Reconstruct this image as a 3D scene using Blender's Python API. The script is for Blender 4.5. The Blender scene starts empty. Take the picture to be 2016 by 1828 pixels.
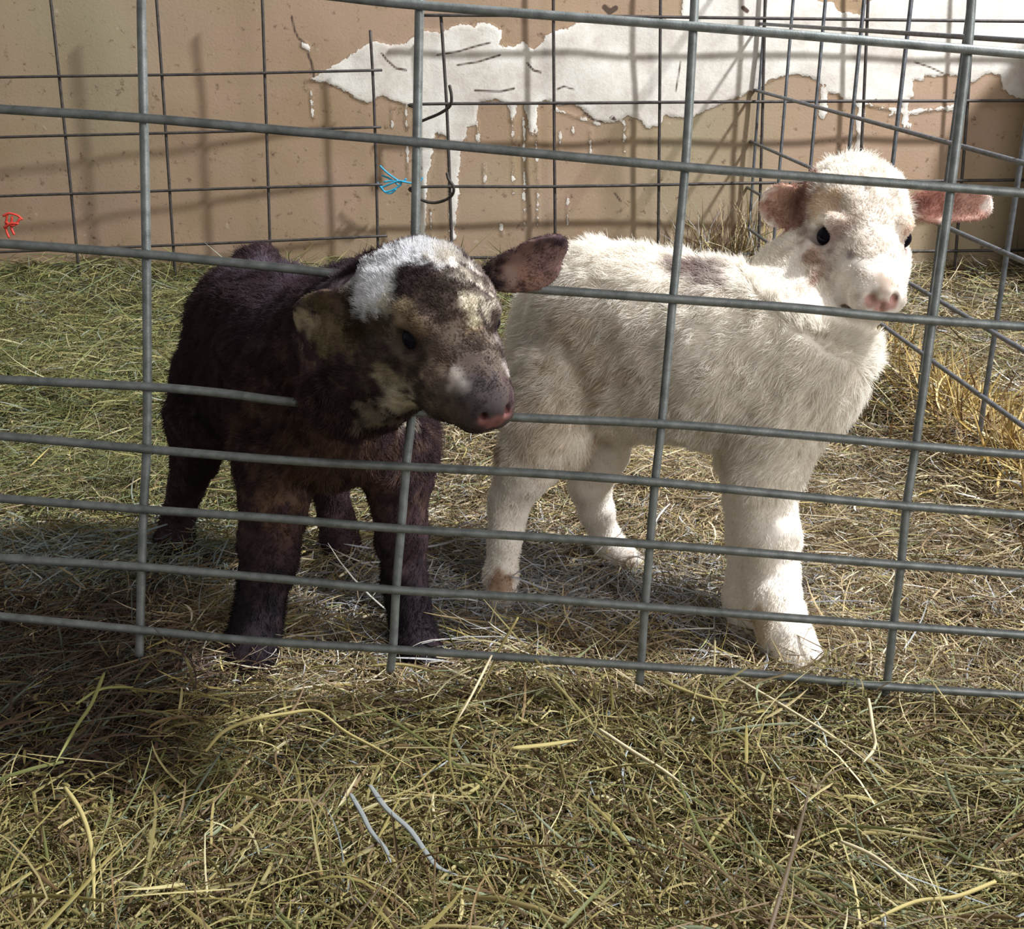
import bpy, math, os
import numpy as np
from mathutils import Vector
FUR = True
HAY = 1.0
rng = np.random.default_rng(7)
SC = bpy.context.scene
COL = SC.collection

# ------------------------------------------------------------------ camera
F_PX = 2330.0
TH = math.radians(21.3)
c_, s_ = math.cos(TH), math.sin(TH)
CAM = np.array([0, 0, .52]); FW = np.array([0, c_, -s_]); UP = np.array([0, s_, c_]); RT = np.array([1., 0, 0])
def ray(px, py):
    return FW + RT * (px - 1008) / F_PX + UP * (914 - py) / F_PX
def at(px, py, Y):
    d = ray(px, py); return CAM + d * (Y / d[1])
def atz(px, py, z=0.0):
    d = ray(px, py); return CAM + d * ((z - CAM[2]) / d[2])
def project(P):
    d = P - CAM; z = d @ FW
    return np.stack([1008 + F_PX * (d @ RT) / z, 914 - F_PX * (d @ UP) / z, z], -1)
cam = bpy.data.cameras.new('camera'); co = bpy.data.objects.new('camera', cam); COL.objects.link(co)
cam.sensor_width = 36; cam.lens = F_PX / 2016 * 36; cam.clip_start = .02
co.location = CAM; co.rotation_euler = (math.pi / 2 - TH, 0, 0)
SC.camera = co
SC.view_settings.view_transform = 'Standard'; SC.view_settings.look = 'None'
SC.view_settings.gamma = 1; SC.view_settings.use_curve_mapping = False
SC.view_settings.exposure = 0.0

# ------------------------------------------------------------------ helpers
def tag(o, label=None, cat=None, group=None, kind=None):
    for k, v in (('label', label), ('category', cat), ('group', group), ('kind', kind)):
        if v: o[k] = v
    return o
def hashn(i, j, k, seed):
    n = (i * 374761393 + j * 668265263 + k * 2147483647 + seed * 974711) & 0xffffffff
    n = ((n ^ (n >> 13)) * 1274126177) & 0xffffffff
    n = n ^ (n >> 16)
    return (n & 0xffff) / 65535.0
def noise(P, freq, seed=0):
    """smooth value noise in 0..1"""
    Q = np.asarray(P, float) * freq
    I = np.floor(Q).astype(np.int64); f = Q - I; f = f * f * (3 - 2 * f)
    r = 0
    for a in (0, 1):
        for b in (0, 1):
            for c in (0, 1):
                w = (f[..., 0] if a else 1 - f[..., 0]) * (f[..., 1] if b else 1 - f[..., 1]) * (f[..., 2] if c else 1 - f[..., 2])
                r = r + w * hashn(I[..., 0] + a, I[..., 1] + b, I[..., 2] + c, seed)
    return r
def mesh_np(name, V, Fq, mat=None, colors=None, smooth=True, link=True, parent=None, extra=None):
    """V (n,3), Fq (m,4) or (m,3) -> one mesh object"""
    me = bpy.data.meshes.new(name)
    V = np.ascontiguousarray(V, np.float32); Fq = np.ascontiguousarray(Fq, np.int32)
    k = Fq.shape[1]
    me.vertices.add(len(V)); me.vertices.foreach_set('co', V.ravel())
    me.loops.add(Fq.size); me.loops.foreach_set('vertex_index', Fq.ravel())
    me.polygons.add(len(Fq)); me.polygons.foreach_set('loop_start', np.arange(0, Fq.size, k, dtype=np.int32))
    if smooth: me.polygons.foreach_set('use_smooth', np.ones(len(Fq), bool))
    me.update(calc_edges=True); me.validate()
    if colors is not None:
        a = me.color_attributes.new('col', 'FLOAT_COLOR', 'POINT')
        cc = np.ones((len(V), 4), np.float32); cc[:, :3] = colors; a.data.foreach_set('color', cc.ravel())
    for nm, arr in (extra or {}).items():
        a = me.attributes.new(nm, 'FLOAT', 'POINT'); a.data.foreach_set('value', np.ascontiguousarray(arr, np.float32))
    if mat: me.materials.append(mat)
    o = bpy.data.objects.new(name, me)
    if link: COL.objects.link(o)
    if parent: o.parent = parent
    return o
def tube(path, r, n=8, closed=False):
    """round wire along path -> V, F"""
    P = np.asarray(path, float); m = len(P)
    T = np.gradient(P, axis=0); T /= np.linalg.norm(T, axis=1)[:, None] + 1e-12
    ref = np.array([.13, .27, .95]) if abs(T[0] @ np.array([.13, .27, .95])) < .8 else np.array([.95, .2, .1])
    A = np.cross(T, ref); A /= np.linalg.norm(A, axis=1)[:, None]; B = np.cross(T, A)
    ang = np.arange(n) * 2 * math.pi / n
    rr = np.broadcast_to(np.asarray(r, float), (m,))
    V = P[:, None] + rr[:, None, None] * (np.cos(ang)[None, :, None] * A[:, None] + np.sin(ang)[None, :, None] * B[:, None])
    V = V.reshape(-1, 3); Fq = []
    for i in range(m - 1):
        for j in range(n):
            Fq.append((i * n + j, i * n + (j + 1) % n, (i + 1) * n + (j + 1) % n, (i + 1) * n + j))
    ca, cb = len(V), len(V) + 1
    V = np.vstack([V, P[0] - T[0] * rr[0] * .5, P[-1] + T[-1] * rr[-1] * .5])
    for j in range(n):
        Fq.append((ca, (j + 1) % n, j, j)); b = (m - 1) * n; Fq.append((cb, b + j, b + (j + 1) % n, b + (j + 1) % n))
    return V, [tuple(dict.fromkeys(q)) for q in Fq]
def mesh_py(name, parts, mat, parent=None):
    V = []; Fq = []
    for v, f in parts:
        o = len(V); V += [tuple(map(float, p)) for p in v]; Fq += [tuple(i + o for i in q) for q in f]
    me = bpy.data.meshes.new(name); me.from_pydata(V, [], Fq); me.update()
    me.polygons.foreach_set('use_smooth', np.ones(len(me.polygons), bool))
    me.materials.append(mat)
    o = bpy.data.objects.new(name, me); COL.objects.link(o)
    if parent: o.parent = parent
    return o
def resample(path, step):
    P = np.asarray(path, float); d = np.r_[0, np.cumsum(np.linalg.norm(np.diff(P, axis=0), axis=1))]
    n = max(2, int(d[-1] / step) + 1); t = np.linspace(0, d[-1], n)
    return np.stack([np.interp(t, d, P[:, i]) for i in range(3)], 1)
def spline(path, n=24):
    P = np.asarray(path, float)
    if len(P) < 3: return resample(P, np.linalg.norm(P[-1] - P[0]) / n)
    Q = np.vstack([2 * P[0] - P[1], P, 2 * P[-1] - P[-2]]); out = []
    for i in range(len(P) - 1):
        a, b, c, d = Q[i:i + 4]
        for t in np.linspace(0, 1, n, endpoint=False):
            out.append(.5 * ((2 * b) + (-a + c) * t + (2 * a - 5 * b + 4 * c - d) * t * t + (-a + 3 * b - 3 * c + d) * t ** 3))
    out.append(P[-1]); return np.array(out)

# ------------------------------------------------------------------ materials
class NT:
    def __init__(s, name):
        s.m = bpy.data.materials.new(name); s.m.use_nodes = True; s.t = s.m.node_tree
        s.b = s.t.nodes['Principled BSDF']; s.b.inputs['Specular IOR Level'].default_value = .3
    def n(s, typ, **kw):
        nd = s.t.nodes.new(typ)
        for k, v in kw.items():
            if k.startswith('i_'):
                key = k[2:]; nd.inputs[int(key) if key.isdigit() else key].default_value = v
            else: setattr(nd, k, v)
        return nd
    def l(s, a, b): s.t.links.new(a, b)
    def math(s, op, a, b=None, c=None, clamp=False):
        nd = s.n('ShaderNodeMath', operation=op); nd.use_clamp = clamp
        for i, v in enumerate((a, b, c)):
            if v is None: continue
            if hasattr(v, 'links'): s.l(v, nd.inputs[i])
            else: nd.inputs[i].default_value = v
        return nd.outputs[0]
    def mix(s, f, a, b):
        nd = s.n('ShaderNodeMix', data_type='RGBA')
        for i, v in ((0, f), (6, a), (7, b)):
            if hasattr(v, 'links'): s.l(v, nd.inputs[i])
            else: nd.inputs[i].default_value = v if i == 0 else (*v, 1) if len(v) == 3 else v
        return nd.outputs[2]
    def coord(s): return s.n('ShaderNodeNewGeometry').outputs['Position']
    def noise(s, scale, detail=4, rough=.6, vec=None):
        nd = s.n('ShaderNodeTexNoise', i_Scale=scale, i_Detail=detail, i_Roughness=rough)
        s.l(vec if vec is not None else s.coord(), nd.inputs['Vector']); return nd.outputs['Fac']
    def rampf(s, v, a, b):
        nd = s.n('ShaderNodeMapRange'); nd.inputs[1].default_value = a; nd.inputs[2].default_value = b
        s.l(v, nd.inputs[0]); return nd.outputs[0]
    def bump(s, h, strength, dist=.01):
        nd = s.n('ShaderNodeBump', i_Strength=strength, i_Distance=dist); s.l(h, nd.inputs['Height']); s.l(nd.outputs[0], s.b.inputs['Normal'])

def mat_wire(name, c1, c2, rough=.42, metal=.75):
    m = NT(name); f = m.noise(90, 3)
    m.l(m.mix(m.rampf(f, .35, .7), c1, c2), m.b.inputs['Base Color'])
    m.b.inputs['Roughness'].default_value = rough; m.b.inputs['Metallic'].default_value = metal
    m.bump(m.noise(700, 2), .25, .0006); return m.m
M_WIRE = mat_wire('galvanised_wire', (.24, .26, .255), (.13, .145, .14), .5, .55)
M_WIRE_D = mat_wire('weathered_wire', (.085, .075, .07), (.045, .04, .04), .6, .4)
M_WIRE_S = mat_wire('side_wire', (.21, .225, .25), (.11, .12, .135), .45, .7)

def mat_attr(name, rough=.6, spec=.25, trans=0.0, var=0.0):
    m = NT(name); a = m.n('ShaderNodeAttribute', attribute_name='col')
    out = a.outputs['Color']
    if var:
        f = m.noise(160, 3); h = m.n('ShaderNodeHueSaturation'); m.l(out, h.inputs['Color'])
        m.l(m.math('MULTIPLY_ADD', f, var * 2, 1 - var), h.inputs['Value']); out = h.outputs[0]
    m.l(out, m.b.inputs['Base Color']); m.b.inputs['Roughness'].default_value = rough
    m.b.inputs['Specular IOR Level'].default_value = spec
    if trans:
        t = m.n('ShaderNodeBsdfTranslucent'); m.l(out, t.inputs['Color'])
        mx = m.n('ShaderNodeMixShader'); mx.inputs[0].default_value = trans
        m.l(m.b.outputs[0], mx.inputs[1]); m.l(t.outputs[0], mx.inputs[2])
        m.l(mx.outputs[0], m.t.nodes['Material Output'].inputs['Surface'])
    return m.m
M_HAY = mat_attr('dry_hay', .55, .3, .12, .18)
M_SKIN = mat_attr('coat_skin', .85, .1, 0, .12)
def mat_fur(name):
    m = NT(name); a = m.n('ShaderNodeAttribute', attribute_name='col'); out = a.outputs['Color']
    m.l(out, m.b.inputs['Base Color']); m.b.inputs['Roughness'].default_value = .7
    m.b.inputs['Specular IOR Level'].default_value = .15
    t = m.n('ShaderNodeBsdfTranslucent'); m.l(out, t.inputs['Color'])
    mx = m.n('ShaderNodeMixShader'); mx.inputs[0].default_value = .4
    m.l(m.b.outputs[0], mx.inputs[1]); m.l(t.outputs[0], mx.inputs[2])
    m.l(mx.outputs[0], m.t.nodes['Material Output'].inputs['Surface'])
    return m.m
M_FUR = mat_fur('lamb_wool')
def plain(name, col, rough=.5, spec=.5):
    m = NT(name); f = m.noise(120, 2)
    m.l(m.mix(f, [x * .85 for x in col], [min(1, x * 1.12) for x in col]), m.b.inputs['Base Color'])
    m.b.inputs['Roughness'].default_value = rough; m.b.inputs['Specular IOR Level'].default_value = spec
    return m.m
M_EYE = plain('wet_dark_eye', (.006, .005, .010), .08, .08)
M_BLUE = plain('blue_twine', (.03, .30, .48), .6)
M_RED = plain('red_twine', (.62, .05, .03), .6)

# ------------------------------------------------------------------ floor and wall
WALL_Y = 2.413
def ground(x, y):
    P = np.stack([x, y, 0 * x], -1)
    h = .022 * (noise(P, 7, 3) - .5) + .012 * (noise(P, 19, 4) - .5)
    # the heap of straw along the side panel and the drift against the wall
    xs = .626 - .0612 * y
    h = h + .035 * np.exp(-((x - xs - .03) / .06) ** 2) * np.clip((1.9 - y) / .4, 0, 1)
    h = h + .03 * np.exp(-((x - .44) / .11) ** 2 - ((y - 2.40) / .08) ** 2)
    h = h - .006 * np.exp(-((y - .83) / .06) ** 2)
    h = h + .03 * np.clip((.72 - y) / .3, 0, 1)
    return h
gx = np.linspace(-2.6, 2.2, 360); gy = np.linspace(.05, WALL_Y + .05, 220)
GX, GY = np.meshgrid(gx, gy)
GV = np.stack([GX, GY, ground(GX, GY) - .008], -1).reshape(-1, 3)
i = np.arange(len(gy) - 1)[:, None] * len(gx) + np.arange(len(gx) - 1)[None]
GF = np.stack([i, i + 1, i + 1 + len(gx), i + len(gx)], -1).reshape(-1, 4)
m = NT('bedding_floor'); f1 = m.noise(14, 6, .7); f2 = m.noise(160, 4, .7)
cc = m.mix(m.rampf(f1, .35, .65), (.045, .034, .018), (.10, .08, .045))
cc = m.mix(m.rampf(f2, .5, .75), cc, (.17, .14, .085))
m.l(cc, m.b.inputs['Base Color']); m.b.inputs['Roughness'].default_value = .95
m.bump(f2, .8, .01)
tag(mesh_np('floor', GV, GF, m.m), kind='structure')

# old plaster on the back wall: signed distance to the outline of the flaking limewash
POLY = [(600,158),(640,138),(672,122),(700,100),(742,80),(770,92),(800,84),(828,60),(872,62),(905,48),(935,52),(962,46),(988,62),(986,88),(1012,94),(1030,84),
 (1048,100),(1075,76),(1092,62),(1108,60),(1128,48),(1150,42),(1220,38),(1300,36),(1342,34),(1346,-80),(1600,-80),(1606,0),(1640,8),(1648,22),(1690,26),(1700,8),
 (1742,-10),(1744,-80),(2300,-80),(2300,190),(2016,196),(1990,188),(1972,176),(1968,150),(1942,142),(1930,150),(1922,158),(1900,168),(1890,160),(1892,150),(1866,146),
 (1834,150),(1822,148),(1816,158),(1798,156),(1796,190),(1770,198),(1700,200),(1660,196),(1650,186),(1630,182),(1622,170),(1608,156),(1590,150),(1562,146),(1530,154),
 (1506,166),(1490,176),(1450,190),(1400,212),(1368,228),(1340,232),(1310,226),(1298,246),(1272,252),(1262,238),(1250,228),(1232,226),(1222,236),(1200,240),(1172,238),
 (1150,216),(1128,204),(1100,206),(1080,196),(1060,204),(1056,240),(1048,262),(1040,246),(1030,200),(1016,206),(1012,242),(1004,240),(1002,204),(976,196),(940,200),
 (936,244),(922,250),(916,272),(906,300),(902,350),(896,470),(886,472),(884,330),(878,268),(856,262),(852,310),(842,352),(836,470),(828,470),(826,262),(822,214),
 (800,206),(770,198),(752,188),(724,204),(700,194),(684,182),(664,170),(640,164)]
PWp = [project(at(px, py, WALL_Y)) is not None and at(px, py, WALL_Y)[[0, 2]] for px, py in POLY]
PW = np.array(PWp)
def poly_sd(Q, P):
    d = np.full(len(Q), 1e9); ins = np.zeros(len(Q), bool)
    for a, b in zip(P, np.roll(P, -1, 0)):
        e = b - a; w = Q - a; t = np.clip((w @ e) / (e @ e + 1e-12), 0, 1)
        d = np.minimum(d, np.linalg.norm(w - t[:, None] * e, axis=1))
        c = (a[1] > Q[:, 1]) != (b[1] > Q[:, 1])
        with np.errstate(divide='ignore', invalid='ignore'):
            xi = a[0] + (Q[:, 1] - a[1]) * (b[0] - a[0]) / (b[1] - a[1] + 1e-15)
        ins ^= c & (Q[:, 0] < xi)
    return np.where(ins, d, -d)
def seg_d(Q, lines):
    d = np.full(len(Q), 1e9)
    for L, r in lines:
        P = np.array([at(px, py, WALL_Y)[[0, 2]] for px, py in L])
        for a, b in zip(P[:-1], P[1:]):
            e = b - a; w = Q - a; t = np.clip((w @ e) / (e @ e + 1e-12), 0, 1)
            d = np.minimum(d, np.linalg.norm(w - t[:, None] * e, axis=1) - r)
    return d
DRIPS = [([(x, y0), (x + dx, y1)], r) for x, y0, x2, y1, r, dx in
 [(1009, 240, 0, 380, .0011, 1), (1031, 230, 0, 450, .0016, 2), (1057, 250, 0, 440, .0014, 1), (1045, 235, 0, 262, .003, 2), (1103, 260, 0, 300, .001, 0), (1162, 255, 0, 300, .0014, 0),
  (1128, 250, 0, 262, .001, 0), (952, 325, 0, 365, .002, 2), (1117, 390, 0, 440, .0014, 0), (1229, 240, 0, 300, .0012, 0), (940, 240, 0, 275, .001, 0), (772, 205, 0, 250, .0014, 0),
  (612, 180, 0, 230, .0016, 4), (802, 285, 0, 350, .001, 0), (800, 205, 0, 250, .0012, 0), (848, 410, 0, 470, .0012, 0), (987, 440, 0, 462, .002, 1), (1697, 148, 0, 245, .0075, -4),
  (1690, 230, 0, 300, .0055, 0), (1614, 60, 0, 190, .0045, 6), (1622, 180, 0, 225, .006, -3), (1782, 160, 0, 250, .005, -2), (1790, 246, 0, 262, .003, 0)]]
DRIPS += [([(597, 88), (606, 94)], .005), ([(735, 184), (760, 176)], .002), ([(1752, 226), (1830, 214), (1900, 218)], .002), ([(1700, 204), (1790, 222), (1900, 206)], .003), ([(1094, 216), (1140, 232), (1178, 244)], .0016)]
CRACKS = [([(574, 32), (580, 60), (588, 76), (600, 84)], .0012), ([(606, 105), (614, 125), (618, 150)], .0016), ([(752, 105), (762, 118), (780, 134), (800, 138)], .0012),
 ([(860, 108), (900, 102), (940, 90), (965, 84)], .0008), ([(900, 128), (940, 122), (985, 108)], .0008), ([(935, 178), (985, 180), (1012, 174)], .001), ([(1038, 124), (1050, 138), (1064, 142)], .0013),
 ([(1150, 222), (1164, 234), (1186, 240)], .001), ([(1200, 232), (1212, 236), (1206, 228)], .0009), ([(1800, 122), (1830, 132), (1856, 144)], .0008), ([(1340, 120), (1330, 180)], .0006),
 ([(1096, 176), (1110, 170), (1130, 176)], .0007), ([(1190, 14), (1200, 24), (1212, 16)], .004), ([(1462, 15), (1470, 22)], .003), ([(1210, 380), (1222, 396)], .0012)]
wx = np.arange(-2.3, 1.9, .004); wz = np.arange(-.15, .85, .0036)
WX, WZ = np.meshgrid(wx, wz); Q = np.stack([WX.ravel(), WZ.ravel()], 1)
sd = poly_sd(Q, PW); sd = np.maximum(sd, -seg_d(Q, DRIPS)); cr = seg_d(Q, CRACKS)
n1 = noise(np.stack([Q[:, 0], 0 * Q[:, 0], Q[:, 1]], 1), 9, 12)
WV = np.stack([Q[:, 0], WALL_Y + .006 * (n1 - .5) - .0022 * np.clip(sd / .004 + .5, 0, 1), Q[:, 1]], 1)
i = np.arange(len(wz) - 1)[:, None] * len(wx) + np.arange(len(wx) - 1)[None]
WF = np.stack([i, i + 1, i + 1 + len(wx), i + len(wx)], -1).reshape(-1, 4)
m = NT('flaking_limewash_wall')
sdA = m.n('ShaderNodeAttribute', attribute_name='sd').outputs['Fac']; crA = m.n('ShaderNodeAttribute', attribute_name='crack').outputs['Fac']
nf = m.noise(75, 5, .65)
sdn = m.math('ADD', sdA, m.math('ADD', m.math('MULTIPLY_ADD', nf, .020, -.010), m.math('MULTIPLY_ADD', m.noise(22, 3, .6), .016, -.008)))
mask = m.rampf(sdn, -.0006, .0008)
b1 = m.mix(m.rampf(m.noise(5, 5, .6), .38, .62), (.335, .235, .145), (.37, .258, .185))
b1 = m.mix(m.rampf(m.noise(2.2, 3, .5), .45, .7), b1, (.33, .275, .18))
b1 = m.mix(m.rampf(m.noise(60, 4, .7), .6, .72), b1, (.15, .095, .06))
b1 = m.mix(m.rampf(m.noise(34, 2, .7), .68, .74), b1, (.42, .33, .25))
w1 = m.mix(m.rampf(m.noise(10, 6, .7), .4, .66), (.76, .73, .67), (.52, .46, .41))
w1 = m.mix(m.rampf(m.noise(42, 5, .75), .62, .76), w1, (.50, .40, .32))
edge = m.math('MULTIPLY', m.rampf(sdn, -.004, -.0005), m.math('SUBTRACT', 1.0, mask))
c0 = m.mix(m.math('MULTIPLY', edge, .45), b1, (.16, .10, .06))
c0 = m.mix(mask, c0, w1)
c0 = m.mix(m.rampf(crA, .0022, 0.0), c0, (.09, .06, .045))
m.l(c0, m.b.inputs['Base Color']); m.b.inputs['Roughness'].default_value = .9
m.bump(m.math('ADD', mask, m.math('MULTIPLY', m.noise(220, 5, .7), .6)), .5, .002)
tag(mesh_np('wall_back', WV, WF, m.m, extra={'sd': sd, 'crack': cr}), kind='structure')

# ------------------------------------------------------------------ wire panels
NP_, N0 = np.array([.000421, .980896, -.19453]), np.array([.0016207, .81430226, .04166004])
def on_front(px, py, lift=0):
    d = ray(px, py); return CAM + d * ((N0 - CAM) @ NP_) / (d @ NP_) - NP_ * lift
def empty(name, loc, label, cat, group=None):
    o = bpy.data.objects.new(name, None); o.location = loc; COL.objects.link(o); o.empty_display_size = .05
    return tag(o, label, cat, group)
def child_wire(name, paths_r, mat, parent):
    o = mesh_py(name, [tube(p - np.array(parent.location), r) for p, r in paths_r], mat, parent); return o
fp = empty('wire_panel', on_front(1008, 1390), 'near galvanised welded wire pen panel standing across the view in front of both lambs', 'wire panel')
VW = [[(-262, -60), (-255, 240), (-240, 520), (-224, 900), (-222, 1290)],
      [(278, -60), (279, 60), (283, 233), (288, 498), (290, 762), (288, 900), (283, 998), (279, 1112), (276, 1235), (274, 1290)],
      [(829, -60), (826, 13), (821, 280), (817, 480), (812, 780), (800, 915), (790, 1037), (780, 1157), (774, 1270), (768, 1320)],
      [(1370, -60), (1365, 55), (1349, 330), (1325, 588), (1303, 830), (1290, 945), (1280, 1068), (1270, 1190), (1262, 1305), (1258, 1345)],
      [(1916, -60), (1905, 100), (1872, 370), (1836, 630), (1803, 875), (1785, 993), (1774, 1108), (1759, 1227), (1746, 1345), (1738, 1400)],
      [(2462, -60), (2450, 150), (2380, 640), (2335, 900), (2280, 1250), (2240, 1450)]]
HW = [[(-300, -62), (278, -30), (600, -10), (822, 13), (1365, 55), (1905, 100), (2500, 152)],
      [(-300, 196), (0, 216), (283, 234), (560, 258), (822, 281), (1349, 330), (1870, 370), (2500, 418)],
      [(-300, 462), (0, 479), (288, 500), (560, 527), (730, 545), (1060, 569), (1325, 588), (1560, 605), (1835, 630), (2500, 672)],
      [(-300, 728), (0, 745), (288, 759), (440, 772), (575, 789), (812, 808), (1030, 820), (1303, 832), (1560, 853), (1803, 875), (2016, 893), (2500, 928)],
      [(-300, 834), (0, 855), (287, 881), (560, 903), (800, 916), (1040, 928), (1290, 946), (1785, 993), (2500, 1046)],
      [(-300, 952), (0, 977), (283, 999), (560, 1018), (790, 1037), (1280, 1068), (1774, 1108), (2500, 1162)],
      [(-300, 1074), (0, 1095), (279, 1112), (560, 1136), (780, 1157), (1040, 1172), (1270, 1190), (1759, 1227), (2500, 1280)],
      [(-300, 1180), (0, 1208), (276, 1235), (500, 1256), (774, 1273), (1262, 1306), (1500, 1322), (1746, 1346), (2016, 1364), (2500, 1402)]]
for w in VW: child_wire('upright_wire', [(spline([on_front(*p) for p in w], 6), .0034)], M_WIRE, fp)
for w in HW: child_wire('cross_wire', [(spline([on_front(*p, lift=.0055) for p in w], 8), .0034)], M_WIRE, fp)

BY = 2.38
bp = empty('wire_panel', at(1400, 560, BY), 'rusty dark wire panel hanging before the limewashed wall behind the white lamb, its ends hooked', 'wire panel')
for x0, x1 in ((868, 889), (1089, 1093), (1301, 1296), (1508, 1494), (1712, 1686), (1922, 1884), (2130, 2070)):
    child_wire('upright_wire', [(spline([at(x0, -70 if x0 > 900 else 28, BY), at((x0 + x1) / 2 + (2 if x0 < 900 else 0), 230, BY), at(x1, 470, BY), at(x1 + (x1 - x0) * .2, 575, BY)], 6), .0031)], M_WIRE_D, bp)
for y0, y1, xs in ((30, 42, 826), (202, 198, 828), (366, 354, 826), (505, 492, 830)):
    P = [at(xs, y0 + (2 if y0 > 100 else 0), BY - .006), at(1100, y0 + 1, BY - .006), at(1500, (y0 + y1) / 2, BY - .006), at(2016, y1, BY - .006), at(2200, y1 - 1, BY - .006)]
    if y0 == 202:
        hk = [at(885, 168, BY - .05), at(889, 190, BY - .05), at(886, 208, BY - .045), at(868, 222, BY - .035), at(845, 232, BY - .02), at(826, 238, BY - .01), at(816, 226, BY - .006), at(818, 212, BY - .005), at(828, 205, BY - .006)]
        P = hk + P[1:]
    if y0 == 366:
        hk = [at(880, 340, BY - .05), at(883, 352, BY - .05), at(892, 366, BY - .05), at(892, 380, BY - .045), at(880, 392, BY - .035), at(855, 399, BY - .02), at(832, 394, BY - .01), at(822, 382, BY - .006), at(828, 368, BY - .006)]
        P = hk + P[1:]
    child_wire('cross_wire', [(spline(P, 8), .0030)], M_WIRE_D, bp)
LY = 2.36
def lyy(px): return 2.362 - .045 * np.clip((745 - px) / 745, -1, 2)
lp = empty('wire_panel', at(400, 580, 2.3), 'thin dark wire panel against the tan wall, left of the blue twine', 'wire panel')
for x0, x1 in ((-128, -60), (92, 158), (303, 346), (514, 534), (729, 746)):
    child_wire('upright_wire', [(spline([at(x0, -70 if x0 < 700 else 60, lyy(x0)), at((x0 + x1) / 2, 230, lyy(x0)), at(x1, 560, lyy(x0))], 6), .0028)], M_WIRE_D, lp)
for L in ([(-200, 40), (0, 32), (735, 60)], [(-200, 158), (0, 152), (400, 146), (752, 138)], [(-200, 278), (0, 270), (400, 260), (750, 250)], [(-200, 396), (0, 386), (250, 378), (480, 370), (752, 363)], [(-200, 505), (0, 496), (400, 480), (762, 464)], [(-200, 590), (0, 575), (400, 548), (760, 530)]):
    if L[0][1] == 40: continue
    child_wire('cross_wire', [(spline([at(x, y, lyy(x) - .005) for x, y in L], 8), .0026)], M_WIRE_D, lp)

def side(Y, z): return np.array([.626 - .0612 * Y, Y, z])
def zat(py, Y): return CAM[2] - Y * math.tan(TH - math.atan((914 - py) / F_PX))
sp = empty('wire_panel', side(1.5, 0), 'grey wire panel running away from the viewer along the right side of the pen', 'wire panel')
rows = [zat(y, 2.40) for y in (47, 178, 280, 371, 447, 510, 562)]
rows = [.665] + rows
for k in range(10):
    Y = 2.40 - .183 * k
    child_wire('upright_wire', [(resample([side(Y, -.02), side(Y, .72)], .06), .0030)], M_WIRE_S, sp)
for z in rows:
    z = max(z, .006)
    child_wire('cross_wire', [(resample([side(2.43, z) - [.006, 0, 0], side(.74, z) - [.006, 0, 0]], .1), .0030)], M_WIRE_S, sp)

tp = []
for L in ([(748, 326), (760, 338), (776, 350), (790, 358), (800, 352)], [(742, 362), (752, 368), (768, 362), (784, 356), (800, 358)], [(742, 358), (756, 376), (772, 374), (790, 362), (776, 356), (756, 358)], [(790, 357), (808, 360), (826, 362)],
          [(748, 366), (758, 378), (770, 380), (780, 372)], [(752, 345), (768, 352), (784, 364)], [(812, 352), (826, 356), (832, 350)]):
    tp.append(tube(spline([at(x, y, BY - .012 - .004 * rng.random()) for x, y in L], 6), .0019, 6))
tag(mesh_py('baler_twine', tp, M_BLUE), 'blue baler twine knotted round the wires where two back panels meet', 'twine')
tp = []
for L in ([(6, 425), (18, 420), (34, 424), (44, 432)], [(10, 436), (26, 444), (40, 430)], [(14, 420), (12, 450), (18, 468)], [(24, 426), (22, 446), (28, 462)], [(8, 448), (22, 440), (36, 440)]):
    tp.append(tube(spline([at(x, y, lyy(0) - .014 - .004 * rng.random()) for x, y in L], 6), .0024, 6))
tag(mesh_py('baler_twine', tp, M_RED), 'faded red baler twine tied on the far left wire panel', 'twine')

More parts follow.
